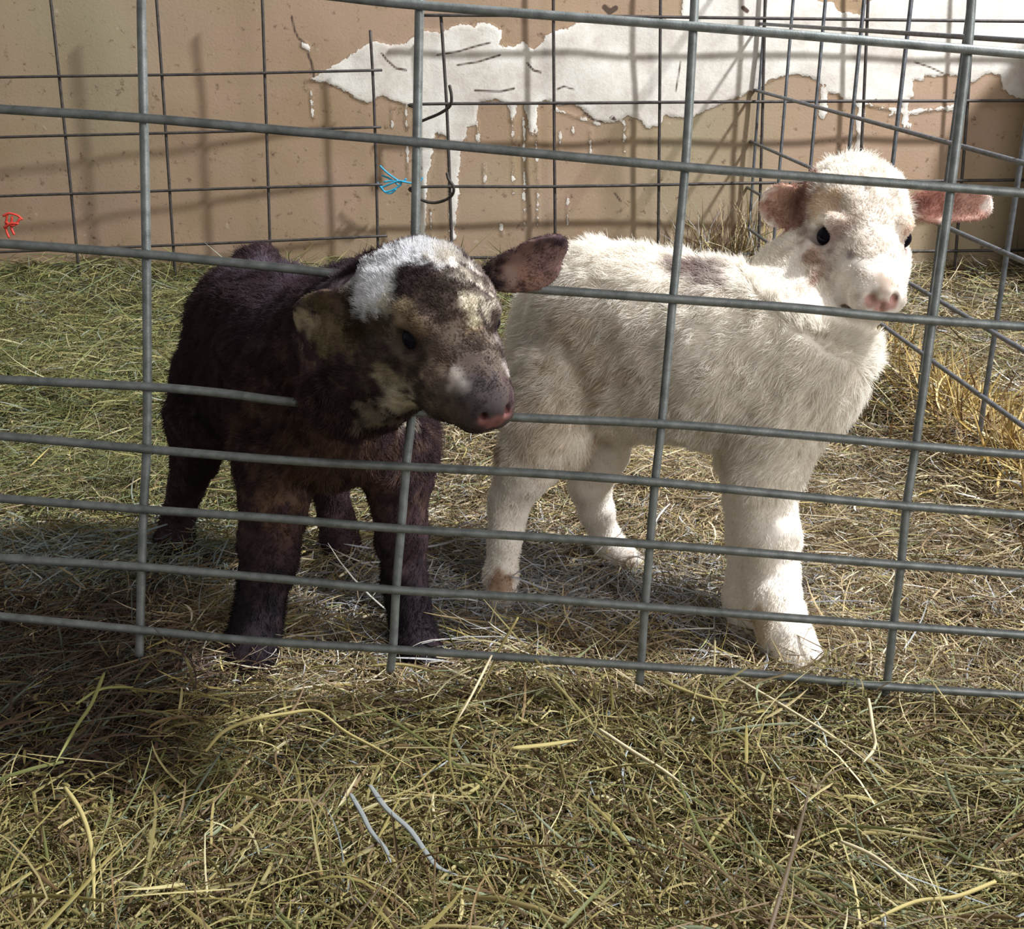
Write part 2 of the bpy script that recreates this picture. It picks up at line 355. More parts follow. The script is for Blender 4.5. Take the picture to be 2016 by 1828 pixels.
# ------------------------------------------------------------------ sdf modelling of the lambs
class Body:
    def __init__(s, lo, hi, h=.0021):
        s.h = h; s.lo = np.array(lo, float); n = np.ceil((np.array(hi) - s.lo) / h).astype(int) + 1
        s.ax = [s.lo[i] + np.arange(n[i]) * h for i in range(3)]
        s.V = np.full(tuple(n), .04, np.float32)
    def box(s, lo, hi):
        sl = []
        for i in range(3):
            a = max(0, int((lo[i] - s.lo[i]) / s.h)); b = min(len(s.ax[i]), int((hi[i] - s.lo[i]) / s.h) + 2)
            sl.append(slice(a, max(a + 1, b)))
        X, Y, Z = np.meshgrid(*[s.ax[i][sl[i]].astype(np.float32) for i in range(3)], indexing='ij')
        return tuple(sl), X, Y, Z
    def smin(s, sl, d, k):
        v = s.V[sl]; h = np.clip(.5 + .5 * (v - d) / k, 0, 1)
        s.V[sl] = v * (1 - h) + d * h - k * h * (1 - h)
    def cap(s, a, b, ra, rb, k=.012):
        a = np.array(a, float); b = np.array(b, float); R = max(ra, rb) + k + .03
        sl, X, Y, Z = s.box(np.minimum(a, b) - R, np.maximum(a, b) + R)
        e = b - a; L = e @ e + 1e-12
        t = np.clip(((X - a[0]) * e[0] + (Y - a[1]) * e[1] + (Z - a[2]) * e[2]) / L, 0, 1)
        d = np.sqrt((X - a[0] - t * e[0]) ** 2 + (Y - a[1] - t * e[1]) ** 2 + (Z - a[2] - t * e[2]) ** 2) - (ra + (rb - ra) * t)
        s.smin(sl, d, k)
    def chain(s, pts, k=.012):
        for (a, ra), (b, rb) in zip(pts[:-1], pts[1:]): s.cap(a, b, ra, rb, k)
    def ell(s, c, M, r, k=.01, sub=False):
        c = np.array(c, float); R = max(r) + k + .02
        sl, X, Y, Z = s.box(c - R, c + R)
        X = X - c[0]; Y = Y - c[1]; Z = Z - c[2]
        q = [(X * M[0, i] + Y * M[1, i] + Z * M[2, i]) / r[i] for i in range(3)]
        g = np.sqrt(sum((q[i] / r[i]) ** 2 for i in range(3))) + 1e-6
        n = np.sqrt(q[0] ** 2 + q[1] ** 2 + q[2] ** 2)
        d = n * (n - 1) / g
        if sub:
            v = s.V[sl]; d = -d; h = np.clip(.5 - .5 * (v - d) / k, 0, 1); s.V[sl] = v * (1 - h) + d * h + k * h * (1 - h)
        else: s.smin(sl, d, k)
    def ear(s, base, tip, wid, nrm, cup=.35, t=.0028, k=.005):
        base = np.array(base); tip = np.array(tip); u = tip - base; L = np.linalg.norm(u); u /= L
        n = np.array(nrm, float); n -= n @ u * u; n /= np.linalg.norm(n); v = np.cross(n, u)
        c = (base + tip) / 2; R = L / 2 + wid + .02
        sl, X, Y, Z = s.box(c - R, c + R); X = X - c[0]; Y = Y - c[1]; Z = Z - c[2]
        U = X * u[0] + Y * u[1] + Z * u[2]; W = X * n[0] + Y * n[1] + Z * n[2]; Vv = X * v[0] + Y * v[1] + Z * v[2]
        a = L / 2; tt = np.clip((U + a) / (2 * a), 0, 1)
        b = wid * (.50 + .62 * np.sin(np.pi * (.10 + .66 * tt)))
        W2 = W - cup * (Vv ** 2) / wid + .12 * wid * (U / a) ** 2
        e2 = (np.sqrt((np.abs(U) / a) ** 3.4 + (np.abs(Vv) / (b * .9)) ** 2.2 + 1e-9) - 1) * wid * .8
        dw = np.abs(W2) - t
        kk = .003; h = np.clip(.5 - .5 * (e2 - dw) / kk, 0, 1); d = e2 * (1 - h) + dw * h + kk * h * (1 - h)
        s.smin(sl, d.astype(np.float32), k)
        return (base, u, v, n, L)
    def displace(s, amp, freq, seed):
        sl = np.argwhere(np.abs(s.V) < .02)
        P = s.lo + sl * s.h
        s.V[tuple(sl.T)] += (amp * (noise(P, freq, seed) - .5)).astype(np.float32)
    def mesh(s):
        V = s.V; h = s.h; ins = V < 0; nx, ny, nz = V.shape
        cs = sum(ins[i:nx - 1 + i, j:ny - 1 + j, k:nz - 1 + k].astype(np.int8) for i in (0, 1) for j in (0, 1) for k in (0, 1))
        act = (cs > 0) & (cs < 8); idx = np.argwhere(act); vid = np.full(act.shape, -1, np.int64); vid[act] = np.arange(len(idx))
        acc = np.zeros((len(idx), 3)); cnt = np.zeros(len(idx))
        cor = [(i, j, k) for i in (0, 1) for j in (0, 1) for k in (0, 1)]
        val = {c: V[idx[:, 0] + c[0], idx[:, 1] + c[1], idx[:, 2] + c[2]].astype(float) for c in cor}
        for a in cor:
            for ax in range(3):
                if a[ax]: continue
                b = tuple(1 if i == ax else a[i] for i in range(3)); va, vb = val[a], val[b]
                mk = (va < 0) != (vb < 0); t = np.where(mk, va / np.where(mk, va - vb, 1), 0)
                p = np.tile(np.array(a, float), (len(idx), 1)); p[:, ax] += t
                acc[mk] += p[mk]; cnt[mk] += 1
        P = s.lo + (idx + acc / cnt[:, None]) * h
        F = []
        for ax in range(3):
            o = [0, 1, 2]; o.remove(ax); b, c = o
            sl0 = [slice(None)] * 3; sl1 = [slice(None)] * 3
            sl0[ax] = slice(0, -1); sl1[ax] = slice(1, None)
            A = ins[tuple(sl0)]; B = ins[tuple(sl1)]; ed = np.argwhere(A != B)
            ok = (ed[:, b] > 0) & (ed[:, c] > 0) & (ed[:, b] < V.shape[b] - 1) & (ed[:, c] < V.shape[c] - 1); ed = ed[ok]
            fl = A[tuple(ed.T)]
            q = []
            for db, dc in ((-1, -1), (0, -1), (0, 0), (-1, 0)):
                e = ed.copy(); e[:, b] += db; e[:, c] += dc; q.append(vid[tuple(e.T)])
            q = np.stack(q, 1)
            flip = fl if ax != 1 else ~fl
            q[~flip] = q[~flip][:, ::-1]; F.append(q)
        F = np.vstack(F)
        # keep connected verts, light smoothing
        for _ in range(2):
            S = np.zeros_like(P); C = np.zeros(len(P))
            for a, b in ((0, 1), (1, 2), (2, 3), (3, 0)):
                np.add.at(S, F[:, a], P[F[:, b]]); np.add.at(S, F[:, b], P[F[:, a]]); np.add.at(C, F[:, a], 1); np.add.at(C, F[:, b], 1)
            P = P * .5 + .5 * S / C[:, None]
        N = np.zeros_like(P); fn = np.cross(P[F[:, 2]] - P[F[:, 0]], P[F[:, 3]] - P[F[:, 1]])
        for a in range(4): np.add.at(N, F[:, a], fn)
        N /= np.linalg.norm(N, axis=1)[:, None] + 1e-15
        return P, F, N, fn

def frame(yaw, pitch, roll=0):
    """columns forward, left, up; yaw from -Y (towards the viewer) to +X"""
    y, p, r = map(math.radians, (yaw, pitch, roll))
    f = np.array([math.sin(y) * math.cos(p), -math.cos(y) * math.cos(p), -math.sin(p)])
    l = np.array([math.cos(y), math.sin(y), 0.]); u = np.cross(f, l)
    l2 = l * math.cos(r) + u * math.sin(r); u2 = np.cross(f, l2)
    return np.stack([f, l2, u2], 1)

def head(B, C, M, S):
    """lamb skull; local cm, x to the nose, y lamb's left, z crown"""
    g = lambda *p: C + M @ (np.array(p) * S * .01)
    r = lambda v: v * S * .01
    B.ell(g(-.3, 0, .2), M, [r(4.0), r(3.8), r(3.5)], .01)
    B.ell(g(1.6, 0, .3), M, [r(3.2), r(3.3), r(3.0)], .01)                 # forehead
    B.cap(g(2.5, 0, -.8), g(7.4, 0, -2.2), r(3.0), r(1.95), .010)          # bridge of the nose
    for sgn in (-1, 1):
        B.cap(g(1.0, sgn * 2.0, -2.5), g(4.8, sgn * 1.25, -3.1), r(2.3), r(1.7), .012)   # cheek
        B.cap(g(1.6, sgn * 2.7, 1.2), g(3.6, sgn * 2.35, 1.25), r(.95), r(.8), .006)      # brow
        B.cap(g(2.4, sgn * 2.5, -1.3), g(5.0, sgn * 1.6, -1.5), r(.9), r(.8), .006)    # cheek bone
        B.ell(g(8.1, sgn * .85, -2.6), M, [r(1.15), r(1.05), r(1.25)], .006)            # lips and nostril pads
    B.cap(g(1.0, 0, -3.4), g(7.0, 0, -3.9), r(2.1), r(1.15), .008)          # lower jaw
    B.ell(g(8.5, 0, -2.1), M, [r(.95), r(1.25), r(.95)], .004)
    for sgn in (-1, 1):
        B.ell(g(3.25, sgn * 3.25, .15), M, [r(.95), r(.7), r(.72)], .003, sub=True)
        B.ell(g(9.3, sgn * .78, -2.05), M, [r(.5), r(.26), r(.36)], .0012, sub=True)
        B.ell(g(7.7, sgn * 1.5, -3.5), M, [r(1.8), r(.7), r(.20)], .0018, sub=True)  # mouth line
    B.ell(g(9.5, 0, -2.95), M, [r(.5), r(.1), r(.55)], .0015, sub=True)
    return g

def fur_object(name, P, F, N, fn, count, lenf, colf, combf, parent, radius=.00016, seed=1, keep=None):
    rg = np.random.default_rng(seed)
    area = .5 * np.linalg.norm(fn, axis=1); cen = P[F].mean(1); w = area * (keep(cen) if keep else 1); w = w / w.sum()
    fi = rg.choice(len(F), count, p=w); uv = rg.random((count, 2))
    q = P[F[fi]]; a = q[:, 0] * (1 - uv[:, :1]) + q[:, 1] * uv[:, :1]; b = q[:, 3] * (1 - uv[:, :1]) + q[:, 2] * uv[:, :1]
    R = a * (1 - uv[:, 1:]) + b * uv[:, 1:]; n = N[F[fi, 0]]
    L = lenf(R) * (.65 + .6 * rg.random(count))
    cmb = combf(R); cmb = cmb - (cmb * n).sum(1)[:, None] * n; cmb /= np.linalg.norm(cmb, axis=1)[:, None] + 1e-6
    cl = np.stack([noise(R, 150, 50 + i) - .5 for i in range(3)], 1) * 1.5 + np.stack([noise(R, 55, 60 + i) - .5 for i in range(3)], 1) * 1.2
    jit = rg.normal(0, .22, (count, 3))
    d0 = n * .95 + cmb * .55 + cl * .5 + jit; d0 /= np.linalg.norm(d0, axis=1)[:, None]
    d1 = n * .35 + cmb * 1.0 + cl + jit; d1 /= np.linalg.norm(d1, axis=1)[:, None]
    K = 4; t = np.linspace(0, 1, K); pts = np.zeros((count, K, 3))
    pts[:, 0] = R - n * .001
    for i in range(1, K):
        m = t[i]; d = d0 * (1 - m) + d1 * m; pts[:, i] = pts[:, i - 1] + d * (L / (K - 1))[:, None]
    hc = bpy.data.hair_curves.new(name); hc.add_curves([K] * count)
    off = np.array(parent.location) if parent else 0
    hc.position_data.foreach_set('vector', (pts - off).astype(np.float32).ravel())
    rad = (radius * np.array([1, .9, .65, .2]))[None] * (.8 + .4 * rg.random((count, 1)))
    ra = hc.attributes.new('radius', 'FLOAT', 'POINT'); ra.data.foreach_set('value', rad.astype(np.float32).ravel())
    ca = hc.attributes.new('col', 'FLOAT_COLOR', 'CURVE'); c4 = np.ones((count, 4), np.float32)
    c4[:, :3] = np.clip(colf(R) * (.86 + .28 * rg.random((count, 1))), 0, .97); ca.data.foreach_set('color', c4.ravel())
    hc.materials.append(M_FUR)
    o = bpy.data.objects.new(name, hc); COL.objects.link(o); o.parent = parent
    return o

def paint(P, V, base, blobs):
    """coat patches and painted sheen: (px, py, radius cm, colour, edge) centred where the ray meets the coat V"""
    pr = project(V); col = np.tile(np.array(base, float), (len(P), 1))
    wob = (noise(P, 90, 21) - .5) * .9 + (noise(P, 240, 22) - .5) * .8
    for b in blobs:
        px, py, r, c = b[:4]; st = b[4] if len(b) > 4 else .25
        d2 = (pr[:, 0] - px) ** 2 + (pr[:, 1] - py) ** 2
        near = d2 < max(d2.min() * 1.5, 60) + 1; k = np.argmin(np.where(near, pr[:, 2], 1e9)); cen = V[k]
        d = np.linalg.norm(P - cen, axis=1) / (r * .01)
        w = np.clip((1 - d + wob * st * 1.6) / st, 0, 1)[:, None]
        if len(b) > 5: w = w * b[5]
        col = col * (1 - w) + np.array(c) * w
    return col

def face(col, P, C, M, S, nose, lip, rim):
    q = (P - C) @ M / (S * .01); n = (noise(P, 300, 5) - .5) * .25
    def put(c, rad, color, k=1.0, st=.35):
        nonlocal col
        d = np.linalg.norm((q - np.array(c)), axis=1) / rad + n; w = np.clip((1 - d) / st, 0, 1)[:, None] * k
        col = col * (1 - w) + np.array(color) * w
    for sg in (-1, 1):
        put((9.0, sg * .72, -2.4), .60, nose); put((3.3, sg * 3.0, .15), 1.25, rim, .85, .5); put((4.6, sg * 2.7, -.35), .5, rim, .6, .6)
    put((9.4, 0, -2.65), .75, nose)
    for sg in (-1, 1): put((9.25, sg * .80, -2.05), .33, (.05, .02, .02), .95)
    for i in range(9): put((9.2 - i * .35, (.15 + .22 * i) * 1, -3.5 - .05 * i), .22, lip, .8); put((9.2 - i * .35, -(.15 + .22 * i), -3.5 - .05 * i), .22, lip, .8)
    put((9.4, 0, -3.1), .2, lip, .7)
    return col

def eyes(g, M, S, parent, name='eye', off=2.68):
    for sgn in (-1, 1):
        th = np.linspace(0, math.pi, 13); ph = np.linspace(0, 2 * math.pi, 21)[:-1]; r = .0071 * S
        c = g(3.15, sgn * off, .15) - np.array(parent.location)
        V = [(c[0] + r * math.sin(a) * math.cos(b), c[1] + r * math.sin(a) * math.sin(b), c[2] + r * math.cos(a)) for a in th for b in ph]
        n = len(ph); F = [(i * n + j, i * n + (j + 1) % n, (i + 1) * n + (j + 1) % n, (i + 1) * n + j) for i in range(len(th) - 1) for j in range(n)]
        mesh_np(name, np.array(V), np.array(F), M_EYE, parent=parent)

def leg(B, pts, k=.010):
    B.chain([(at(x, y, Y), r) for x, y, Y, r in pts], k)

# ---- white lamb
B = Body((-.075, .80, -.01), (.50, 1.16, .44))
A = lambda x, y, Y: at(x, y, Y)
B.chain([(A(1128, 630, 1.085), .049), (A(1180, 608, 1.06), .052), (A(1290, 632, 1.03), .052), (A(1430, 662, 1.0), .053), (A(1540, 675, .985), .057)], .03)
B.chain([(A(1120, 700, 1.08), .050), (A(1240, 735, 1.045), .056), (A(1400, 730, 1.0), .058), (A(1560, 720, .98), .056)], .03)
B.cap(A(1598, 690, .975), A(1585, 765, .972), .043, .033, .03)      # breast
B.cap(A(1060, 650, 1.11), A(1030, 780, 1.12), .022, .014, .02)       # tail
# neck
B.chain([(A(1570, 640, .99), .056), (A(1604, 555, 1.01), .044), (A(1650, 475, 1.045), .041)], .02)
# hind legs
leg(B, [(1110, 750, 1.045, .047), (1080, 850, 1.02, .038), (1040, 915, 1.015, .027), (1003, 985, 1.02, .0185), (993, 1060, 1.015, .0145), (985, 1140, 1.005, .0145), (986, 1180, .99, .014), (990, 1206, .975, .013)])
leg(B, [(1190, 800, 1.09, .040), (1180, 890, 1.08, .028), (1160, 950, 1.08, .019), (1175, 1010, 1.085, .016), (1195, 1060, 1.085, .0145), (1213, 1090, 1.075, .0150), (1240, 1108, 1.062, .014)])
# front legs
leg(B, [(1535, 790, .965, .046), (1518, 880, .955, .034), (1506, 950, .945, .027), (1508, 1010, .94, .0245), (1514, 1050, .935, .0255), (1520, 1110, .93, .0215), (1526, 1190, .905, .0210), (1545, 1250, .885, .0205), (1572, 1300, .868, .020), (1584, 1322, .858, .018)])
leg(B, [(1470, 800, 1.0, .040), (1470, 900, .985, .026), (1475, 1000, .975, .020), (1478, 1050, .97, .020), (1472, 1120, .955, .0165), (1466, 1180, .94, .0175), (1480, 1225, .925, .0175), (1490, 1245, .918, .015)])
MW = frame(1, 8, -2); CW = A(1677, 444, 1.022); SW = 1.17
gw = head(B, CW, MW, SW)
B.ell(gw(-.4, 0, 2.6), MW, [.038, .038, .022], .012)      # woolly crown
e1 = B.ear(gw(-1.0, -3.3, 1.3), A(1496, 412, 1.035), .0185, (.25, -1, .25), .4)
e2 = B.ear(gw(-1.0, 3.3, 1.3), A(1955, 406, 1.05), .0150, (-.05, -1, .15), .4)
B.displace(.004, 60, 5)
PW_, FW_, NW_, fnW = B.mesh()
wl = empty('lamb', (A(1350, 1250, .95)[0], .97, 0), 'white lamb with pink ears standing side on behind the wire panel and looking out', 'lamb')
off = np.array(wl.location)
def loc_head(P, C, M, S): return (P - C) @ M / (S * .01)
BLW = [(1705, 455, 6.5, (.78, .72, .65), .5), (1560, 402, 3.3, (.44, .25, .19), .3, .95), (1540, 400, 1.6, (.50, .33, .24), .5, .8), (1620, 400, 1.6, (.76, .62, .48), .4),
       (1600, 490, 1.5, (.38, .22, .16), .6, .75), (1612, 535, 1.3, (.42, .26, .19), .6, .65), (1585, 450, 1.2, (.40, .26, .2), .6, .6), (1650, 440, 2.0, (.62, .5, .42), .7, .5),
       (1640, 470, 1.35, (.42, .30, .28), .5, .7), (1668, 500, .6, (.25, .18, .2), .5, .7), (1740, 560, 1.9, (.50, .36, .28), .6, .75), 
       (1850, 395, 2.6, (.45, .25, .20), .3, .95), (1900, 400, 3.6, (.45, .25, .20), .25, .95), (1950, 405, .9, (.8, .7, .66), .5), (1840, 395, 1.6, (.48, .24, .2), .4), (1812, 455, 1.2, (.74, .56, .42), .5, .7),
       (1390, 530, 2.8, (.30, .22, .20), .5, .75), (1350, 520, 1.8, (.30, .22, .20), .5, .7), (1160, 700, 5, (.70, .60, .46), 1., .5), (1100, 830, 5, (.66, .55, .42), 1., .5), (985, 1145, 1.7, (.34, .19, .10), .5, .85), (975, 880, 1.6, (.34, .22, .11), .6, .8),
       (1225, 1115, 1.6, (.42, .27, .15), .7, .7), (1490, 1230, 1.6, (.45, .33, .2), .7, .7), (1170, 880, 2.0, (.6, .42, .32), .8, .6)]
def colW(P): return face(paint(P, PW_, (.93, .88, .81), BLW), P, CW, MW, SW, (.52, .31, .27), (.34, .20, .18), (.45, .35, .32))
lh = loc_head(PW_, CW, MW, SW)
body = mesh_np('body', PW_ - off, FW_, M_SKIN, colors=colW(PW_) * np.array([.92, .90, .88]), parent=wl)
eyes(gw, MW, SW, wl)
def earmask(P, ears):
    m = np.zeros(len(P))
    for b, u, v, n, L in ears:
        t = (P - b) @ u / L; rr = np.linalg.norm(P - b - np.clip(t, 0, 1)[:, None] * (u * L), axis=1)
        m = np.maximum(m, ((t > .22) & (rr < .035)).astype(float) * np.clip((t - .2) / .15, 0, 1))
    return m
def lenW(P):
    q = loc_head(P, CW, MW, SW); hd = np.linalg.norm((q - np.array([3, 0, -.6])) * [1, 1, 1.45], axis=1)
    L = np.where(hd < 8.5, .0040 + .004 * np.clip((2.4 - q[:, 0]) / 3, 0, 1), .0125)
    L = np.where((hd < 8.5) & (q[:, 0] > 7), .0022, L)
    L = np.where((P[:, 2] < .17), L * .75, L); L = np.where((P[:, 2] < .13), .0038, L)
    d_eye = np.minimum(np.linalg.norm(q - np.array([3.2, 3, .15]), axis=1), np.linalg.norm(q - np.array([3.2, -3, .15]), axis=1))
    L = np.where(d_eye < 1.5, .0022, L); L = np.where(np.linalg.norm(q - [9.1, 0, -2.4], axis=1) < 1.3, .0009, L)
    m = earmask(P, (e1, e2)); return L * (1 - m) + .0032 * m
def combW(P):
    q = loc_head(P, CW, MW, SW); v = np.tile(np.array([-.65, .25, -.75]), (len(P), 1))
    h = (np.linalg.norm(q - np.array([3, 0, -1.5]), axis=1) < 8.5); v[h] = -MW[:, 0] * .9 + np.array([0, 0, -.2]); lo = P[:, 2] < .15; v[lo] = (0, 0, -1); return v
if FUR: fur_object('wool', PW_, FW_, NW_, fnW, 270000, lenW, colW, combW, wl, .00021, 11, keep=lambda c: 1 + 1.6 * (np.linalg.norm(c - CW, axis=1) < .13))

# ---- dark lamb
B = Body((-.40, .72, -.01), (.09, 1.19, .40))
B.chain([(A(490, 630, 1.105), .055), (A(540, 652, 1.06), .054), (A(590, 682, 1.0), .054), (A(650, 702, .965), .051), (A(668, 700, .935), .050)], .03)
B.chain([(A(478, 720, 1.09), .054), (A(560, 760, 1.03), .060), (A(640, 790, .955), .062), (A(655, 830, .94), .056)], .03)
B.cap(A(510, 520, 1.13), A(505, 560, 1.15), .020, .018, .02)    # tail head
B.cap(A(440, 640, 1.12), A(425, 720, 1.125), .026, .018, .02)
# neck through the panel, throat wool over the wire below it
B.chain([(A(660, 665, .95), .052), (A(702, 655, .885), .043), (A(735, 648, .84), .038), (A(795, 628, .815), .036)], .016)
B.chain([(A(690, 690, .885), .040), (A(700, 735, .845), .034), (A(672, 792, .842), .028)], .018)
B.cap(A(735, 700, .825), A(790, 745, .812), .034, .026, .014)
B.cap(A(700, 760, .838), A(755, 800, .835), .026, .018, .014)
# legs
leg(B, [(545, 800, .955, .040), (545, 900, .93, .034), (545, 960, .92, .029), (537, 1020, .915, .0250), (530, 1080, .91, .0240), (522, 1140, .90, .0200), (508, 1200, .89, .0185), (498, 1250, .88, .0195), (492, 1290, .868, .0195), (488, 1312, .86, .018)])
leg(B, [(775, 820, .965, .038), (785, 880, .95, .034), (783, 940, .935, .027), (783, 1000, .93, .0215), (790, 1060, .925, .0205), (795, 1130, .92, .0175), (803, 1190, .91, .0165), (812, 1240, .90, .0175), (822, 1280, .885, .0185), (830, 1304, .875, .017)])
leg(B, [(425, 740, 1.11, .042), (400, 830, 1.10, .034), (385, 900, 1.105, .022), (366, 960, 1.115, .0165), (352, 1020, 1.11, .0150), (345, 1060, 1.10, .0175), (343, 1085, 1.09, .017)])
leg(B, [(560, 820, 1.10, .034), (630, 900, 1.09, .024), (650, 960, 1.09, .017), (660, 1010, 1.085, .0155), (668, 1060, 1.075, .017), (676, 1092, 1.06, .016)])
MD = frame(31, 19, 4); CD = A(846, 602, .815); SD = 1.09
gd = head(B, CD, MD, SD)
B.cap(gd(2.8, 0, -1.0), gd(5.6, 0, -2.1), .0310, .0250, .012)     # deeper, blunter muzzle
B.ell(gd(-1.6, 0, .9), MD, [.036, .036, .022], .014)
B.cap(A(690, 605, .93), A(790, 570, .855), .028, .028, .014)
f1_ = B.ear(gd(-.9, -3.2, .4), A(584, 648, .832), .0220, (.15, -1, .05), .35)
f2_ = B.ear(gd(-.3, 3.3, .9), A(1120, 484, .835), .0175, (-.15, -1, -.35), .35)
B.displace(.004, 60, 8)
PD_, FD_, ND_, fnD = B.mesh()
dl = empty('lamb', (A(600, 1250, .95)[0], .95, 0), 'dark brown lamb with grey mottled face poking its head out through the wire panel', 'lamb')
offd = np.array(dl.location)
BK = (.018, .013, .017); BR = (.16, .094, .066); W = (.78, .78, .80)
BLD = [(640, 900, 9.5, BR, 1., .9), (560, 960, 4, (.12, .07, .045), 1., .8), (760, 900, 4, (.10, .06, .045), 1., .7), (520, 1240, 7, BK, .6), (820, 1220, 8, BK, .6), (560, 560, 6, (.10, .07, .09), 1., .9), (650, 560, 4, (.17, .135, .16), .9, .8), (520, 510, 4, (.15, .12, .16), .8, .9),  # purple blobs along the back: cool sheen painted into the coat
       (870, 640, 9.5, (.115, .088, .070), .5), (970, 560, 3, (.24, .19, .17), .7, .8),
       (730, 535, 2.8, W, .5), (705, 548, 2.6, W, .6), (790, 505, 2.8, W, .5), (850, 490, 2.6, W, .5), (700, 560, 2., (.6, .58, .6), .7), (900, 505, 2.0, (.6, .56, .50), .7), (760, 560, 1.6, (.7, .68, .66), .6), (745, 600, 1.4, (.62, .58, .48), .7),
       (820, 545, 1.9, (.035, .022, .022), .35), (790, 560, 1.2, (.035, .022, .022), .4), (860, 590, 1.7, (.07, .045, .035), .5), (840, 570, 1.3, (.05, .032, .026), .5), (790, 610, 1.1, (.26, .2, .13), .5),
       (930, 545, 1.3, (.55, .50, .42), .8), (950, 580, 1.2, (.60, .55, .45), .8), (925, 600, .9, (.5, .44, .33), .9), (965, 620, 1.0, (.5, .45, .36), .9), (910, 570, .9, (.08, .06, .05), .7), (890, 625, 1.5, (.10, .07, .05), .7), (940, 640, 1.2, (.20, .14, .08), .8),
       (860, 700, 1.8, (.13, .09, .065), .8), (840, 745, 1.5, (.30, .23, .18), .8), (895, 735, .9, (.50, .44, .38), .9), (900, 765, .8, (.46, .42, .38), .9), (930, 720, 1.6, (.11, .085, .075), .8), (950, 770, 2.2, (.062, .05, .055), .7), (1000, 660, 1.2, (.40, .34, .32), .8, .8), (1008, 720, .9, (.45, .4, .38), .8, .8),
       (960, 800, 2.6, (.048, .039, .040), .7), 
       (780, 790, 2.0, (.55, .50, .40), .6), (745, 820, 1.7, (.42, .37, .29), .8, .85), (810, 825, 1.5, (.5, .45, .38), .7), (760, 745, 1.4, (.36, .31, .20), .8, .8), (810, 650, 1.4, (.16, .11, .07), .7), (820, 690, 1.2, (.06, .045, .04), .5, .8),
       (650, 640, 3.2, (.13, .095, .055), .4), (600, 630, 1.6, (.30, .25, .17), .6), (680, 590, 1.8, (.10, .07, .05), .5), (625, 670, 1.6, (.20, .16, .09), .7), (700, 650, 1.5, (.06, .038, .022), .6), (740, 640, 1.2, (.10, .07, .05), .7),
       (860, 585, 1.7, (.05, .035, .03), .5, .9), (888, 622, 1.6, (.07, .05, .04), .6, .85), (900, 668, 1.3, (.10, .075, .055), .7, .8), (925, 690, 1.4, (.085, .065, .055), .7, .7), (915, 770, 1.2, (.06, .05, .05), .6, .8), (847, 732, 1.1, (.36, .28, .22), .8, .9), (893, 736, .8, (.42, .38, .34), 1., .8), (905, 755, .6, (.34, .30, .28), 1., .7), (878, 762, .6, (.34, .3, .27), 1., .7), (718, 560, 2.2, W, .6), (930, 590, .8, (.62, .56, .44), .8), (942, 625, .7, (.6, .55, .42), .8),
       (1060, 540, 3.2, (.17, .10, .085), .4), (1040, 560, 1.6, (.28, .16, .12), .6, .7), (1090, 510, 1.7, (.20, .12, .11), .5), (1000, 560, 1.0, (.25, .17, .14), .6)]
def colD(P): return face(paint(P, PD_, (.050, .030, .034), BLD), P, CD, MD, SD, (.19, .085, .08), (.06, .03, .03), (.035, .022, .02))
mesh_np('body', PD_ - offd, FD_, M_SKIN, colors=colD(PD_), parent=dl)
eyes(gd, MD, SD, dl)
def lenD(P):
    q = loc_head(P, CD, MD, SD); hd = np.linalg.norm(q - np.array([3, 0, -1.5]), axis=1)
    L = np.where(hd < 8.5, .0036 + .0025 * np.clip((1.6 - q[:, 0]) / 3, 0, 1), .0090)
    L = np.where((hd < 8.5) & (q[:, 0] > 6.5), .0024, L); L = np.where(P[:, 2] < .15, .005, L)
    d_eye = np.minimum(np.linalg.norm(q - np.array([3.2, 3, .15]), axis=1), np.linalg.norm(q - np.array([3.2, -3, .15]), axis=1))
    L = np.where(d_eye < 1.5, .0022, L); L = np.where(np.linalg.norm(q - [9.1, 0, -2.4], axis=1) < 1.2, .0009, L)
    m = earmask(P, (f1_, f2_)); return L * (1 - m) + .0026 * m
def combD(P):
    q = loc_head(P, CD, MD, SD); v = np.tile(np.array([-.4, .6, -.7]), (len(P), 1))
    h = (np.linalg.norm(q - np.array([3, 0, -1.5]), axis=1) < 8.5); v[h] = -MD[:, 0]; lo = P[:, 2] < .15; v[lo] = (0, 0, -1); return v
if FUR: fur_object('wool', PD_, FD_, ND_, fnD, 260000, lenD, colD, combD, dl, .00020, 12, keep=lambda c: 1 + 2.2 * (np.linalg.norm(c - CD, axis=1) < .12))

